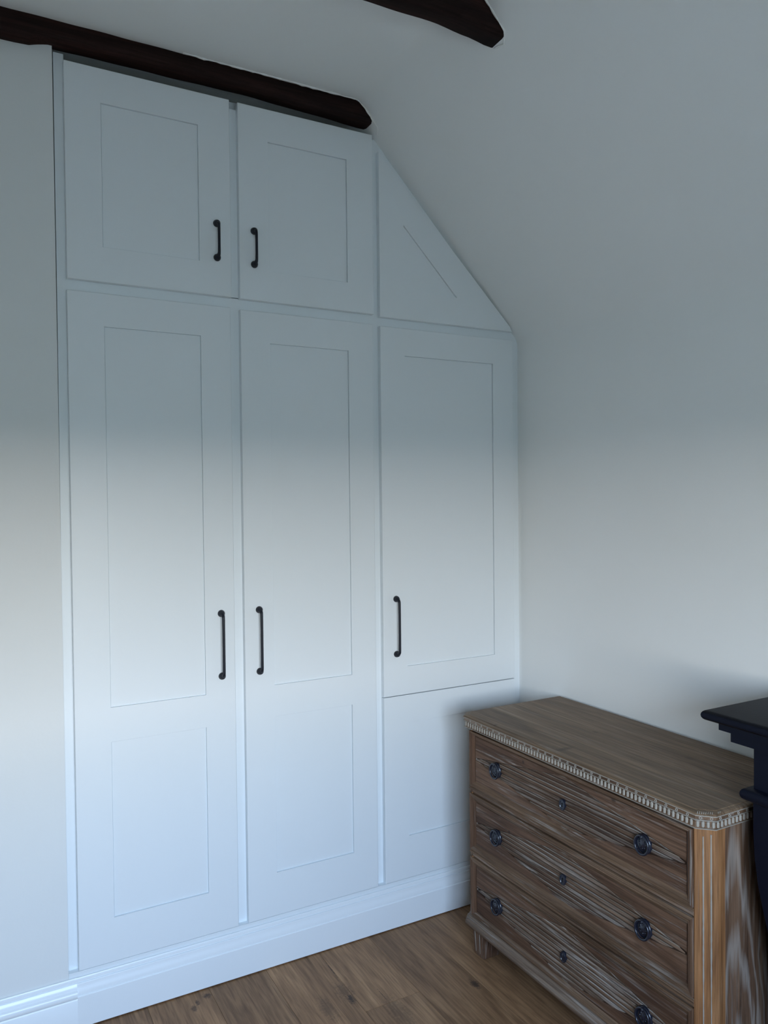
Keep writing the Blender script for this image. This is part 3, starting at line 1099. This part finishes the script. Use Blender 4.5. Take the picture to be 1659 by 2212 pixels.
# base moulding and legs
bmx = loft(bmesh.new(), [[(p[0], p[1], z_) for p in outline(off)] for off, z_ in ((0.014, 0.0865), (0.004, 0.0880), (0.001, 0.0920), (0.001, 0.1000), (0.004, 0.1030), (0.0065, 0.1050), (0.0065, 0.1090), (0.0095, 0.1150), (0.0150, 0.1175), (0.0200, 0.1180))])
dpart('base_moulding', bmx, M_BASE, dr, 40)


def leg(x0, y0, sx_, sy_):
    # square tapered leg; outer corner at (x0,y0), sx_/sy_ point inward
    rings = []
    for w0, ins_, z_ in ((0.058, 0.0050, 0.0), (0.060, 0.0042, 0.002), (0.068, 0.0010, 0.075), (0.070, 0.0, 0.0880)):
        c = 0.012
        a0, a1 = ins_, ins_ + w0
        pts = [(a0 + c, a0), (a1, a0), (a1, a1), (a0, a1), (a0, a0 + c)]
        rings.append([(x0 + sx_ * p[0], y0 + sy_ * p[1], z_) for p in pts])
    o = dpart('leg', loft(bmesh.new(), rings), M_VERT)
    for fy in (0.022, 0.046):
        bm_ = bmesh.new()
        tube(bm_, [(x0 + sx_ * 0.0052, y0 + sy_ * (fy * 0.86 + 0.007), 0.010), (x0 + sx_ * 0.0012, y0 + sy_ * (fy + 0.002), 0.078)], 0.0017, 6)
        dpart('flute', bm_, M_LIME, o)['label'] = 'limed vertical flute'
    return o


leg(1.446, -0.262, 1, -1)
leg(1.446, -1.146, 1, 1)
leg(1.836, -0.262, -1, -1)
leg(1.836, -1.146, -1, 1)

# ------------------------------------------------------------------ fireplace surround
FO = Vector((1.68, -1.80, 0))
fp = thing('fireplace_surround', 'black fireplace surround with stepped mantel shelf beside the chest of drawers', 'fireplace', FO)
FX, FY, FY2, FB = 1.450, -1.138, -2.50, XW - 0.0005


def fpart(name, bm_, parent=fp, smooth=None):
    o = mesh_obj(name, bm_, M_FIRE, parent)
    for v_ in o.data.vertices:
        if v_.co.z > 0.15:
            v_.co.z = 1.45 - (1.45 - v_.co.z) * 1.0216
    o.data.transform(Matrix.Translation(-FO))
    if smooth:
        shade_angle(o, smooth)
    return o


def frect(a, z_, y2=FY2):
    return [(FX + a, FY - a, z_), (FB, FY - a, z_), (FB, y2 + a, z_), (FX + a, y2 + a, z_)]


shelf = []
for i in range(9):
    u = -math.pi / 2 + math.pi * i / 8
    shelf.append((0.0105 - 0.0105 * math.cos(u), 0.9775 + 0.0110 * math.sin(u)))
fpart('mantel_shelf', loft(bmesh.new(), [frect(a, z_) for a, z_ in shelf]), fp, 50)
fpart('shelf_moulding', loft(bmesh.new(), [frect(0.026, 0.9475), frect(0.026, 0.9665)]))
fpart('shelf_moulding', loft(bmesh.new(), [frect(0.043, 0.9235), frect(0.043, 0.9475)]))
fpart('frieze', loft(bmesh.new(), [frect(0.0755, 0.8280), frect(0.0755, 0.9235)]))


def jamb(ya, yb_):
    prof = [(0.060, 0.0), (0.060, 0.140), (0.085, 0.150), (0.118, 0.22), (0.116, 0.32), (0.108, 0.42), (0.0985, 0.50), (0.0895, 0.56), (0.0815, 0.62), (0.0765, 0.68), (0.0745, 0.74), (0.0745, 0.8010)]
    def rc(a, z_):
        return [(FX + a, ya - a, z_), (FB, ya - a, z_), (FB, yb_ + a * 0.5, z_), (FX + a, yb_ + a * 0.5, z_)]
    j = fpart('jamb', loft(bmesh.new(), [rc(a, z_) for a, z_ in prof]), fp, 40)
    cap = []
    for i in range(9):
        u = -math.pi / 2 + math.pi * i / 8
        cap.append((0.066 - 0.011 * math.cos(u), 0.8150 + 0.0130 * math.sin(u)))
    fpart('capital', loft(bmesh.new(), [rc(a, z_) for a, z_ in cap]), j, 50)


jamb(FY, FY - 0.26)
jamb(FY2 + 0.26, FY2 - 0.0)
fpart('back_plate', box(bmesh.new(), XW - 0.06, XW - 0.001, FY2 + 0.20, FY - 0.20, 0.0, 0.8280))
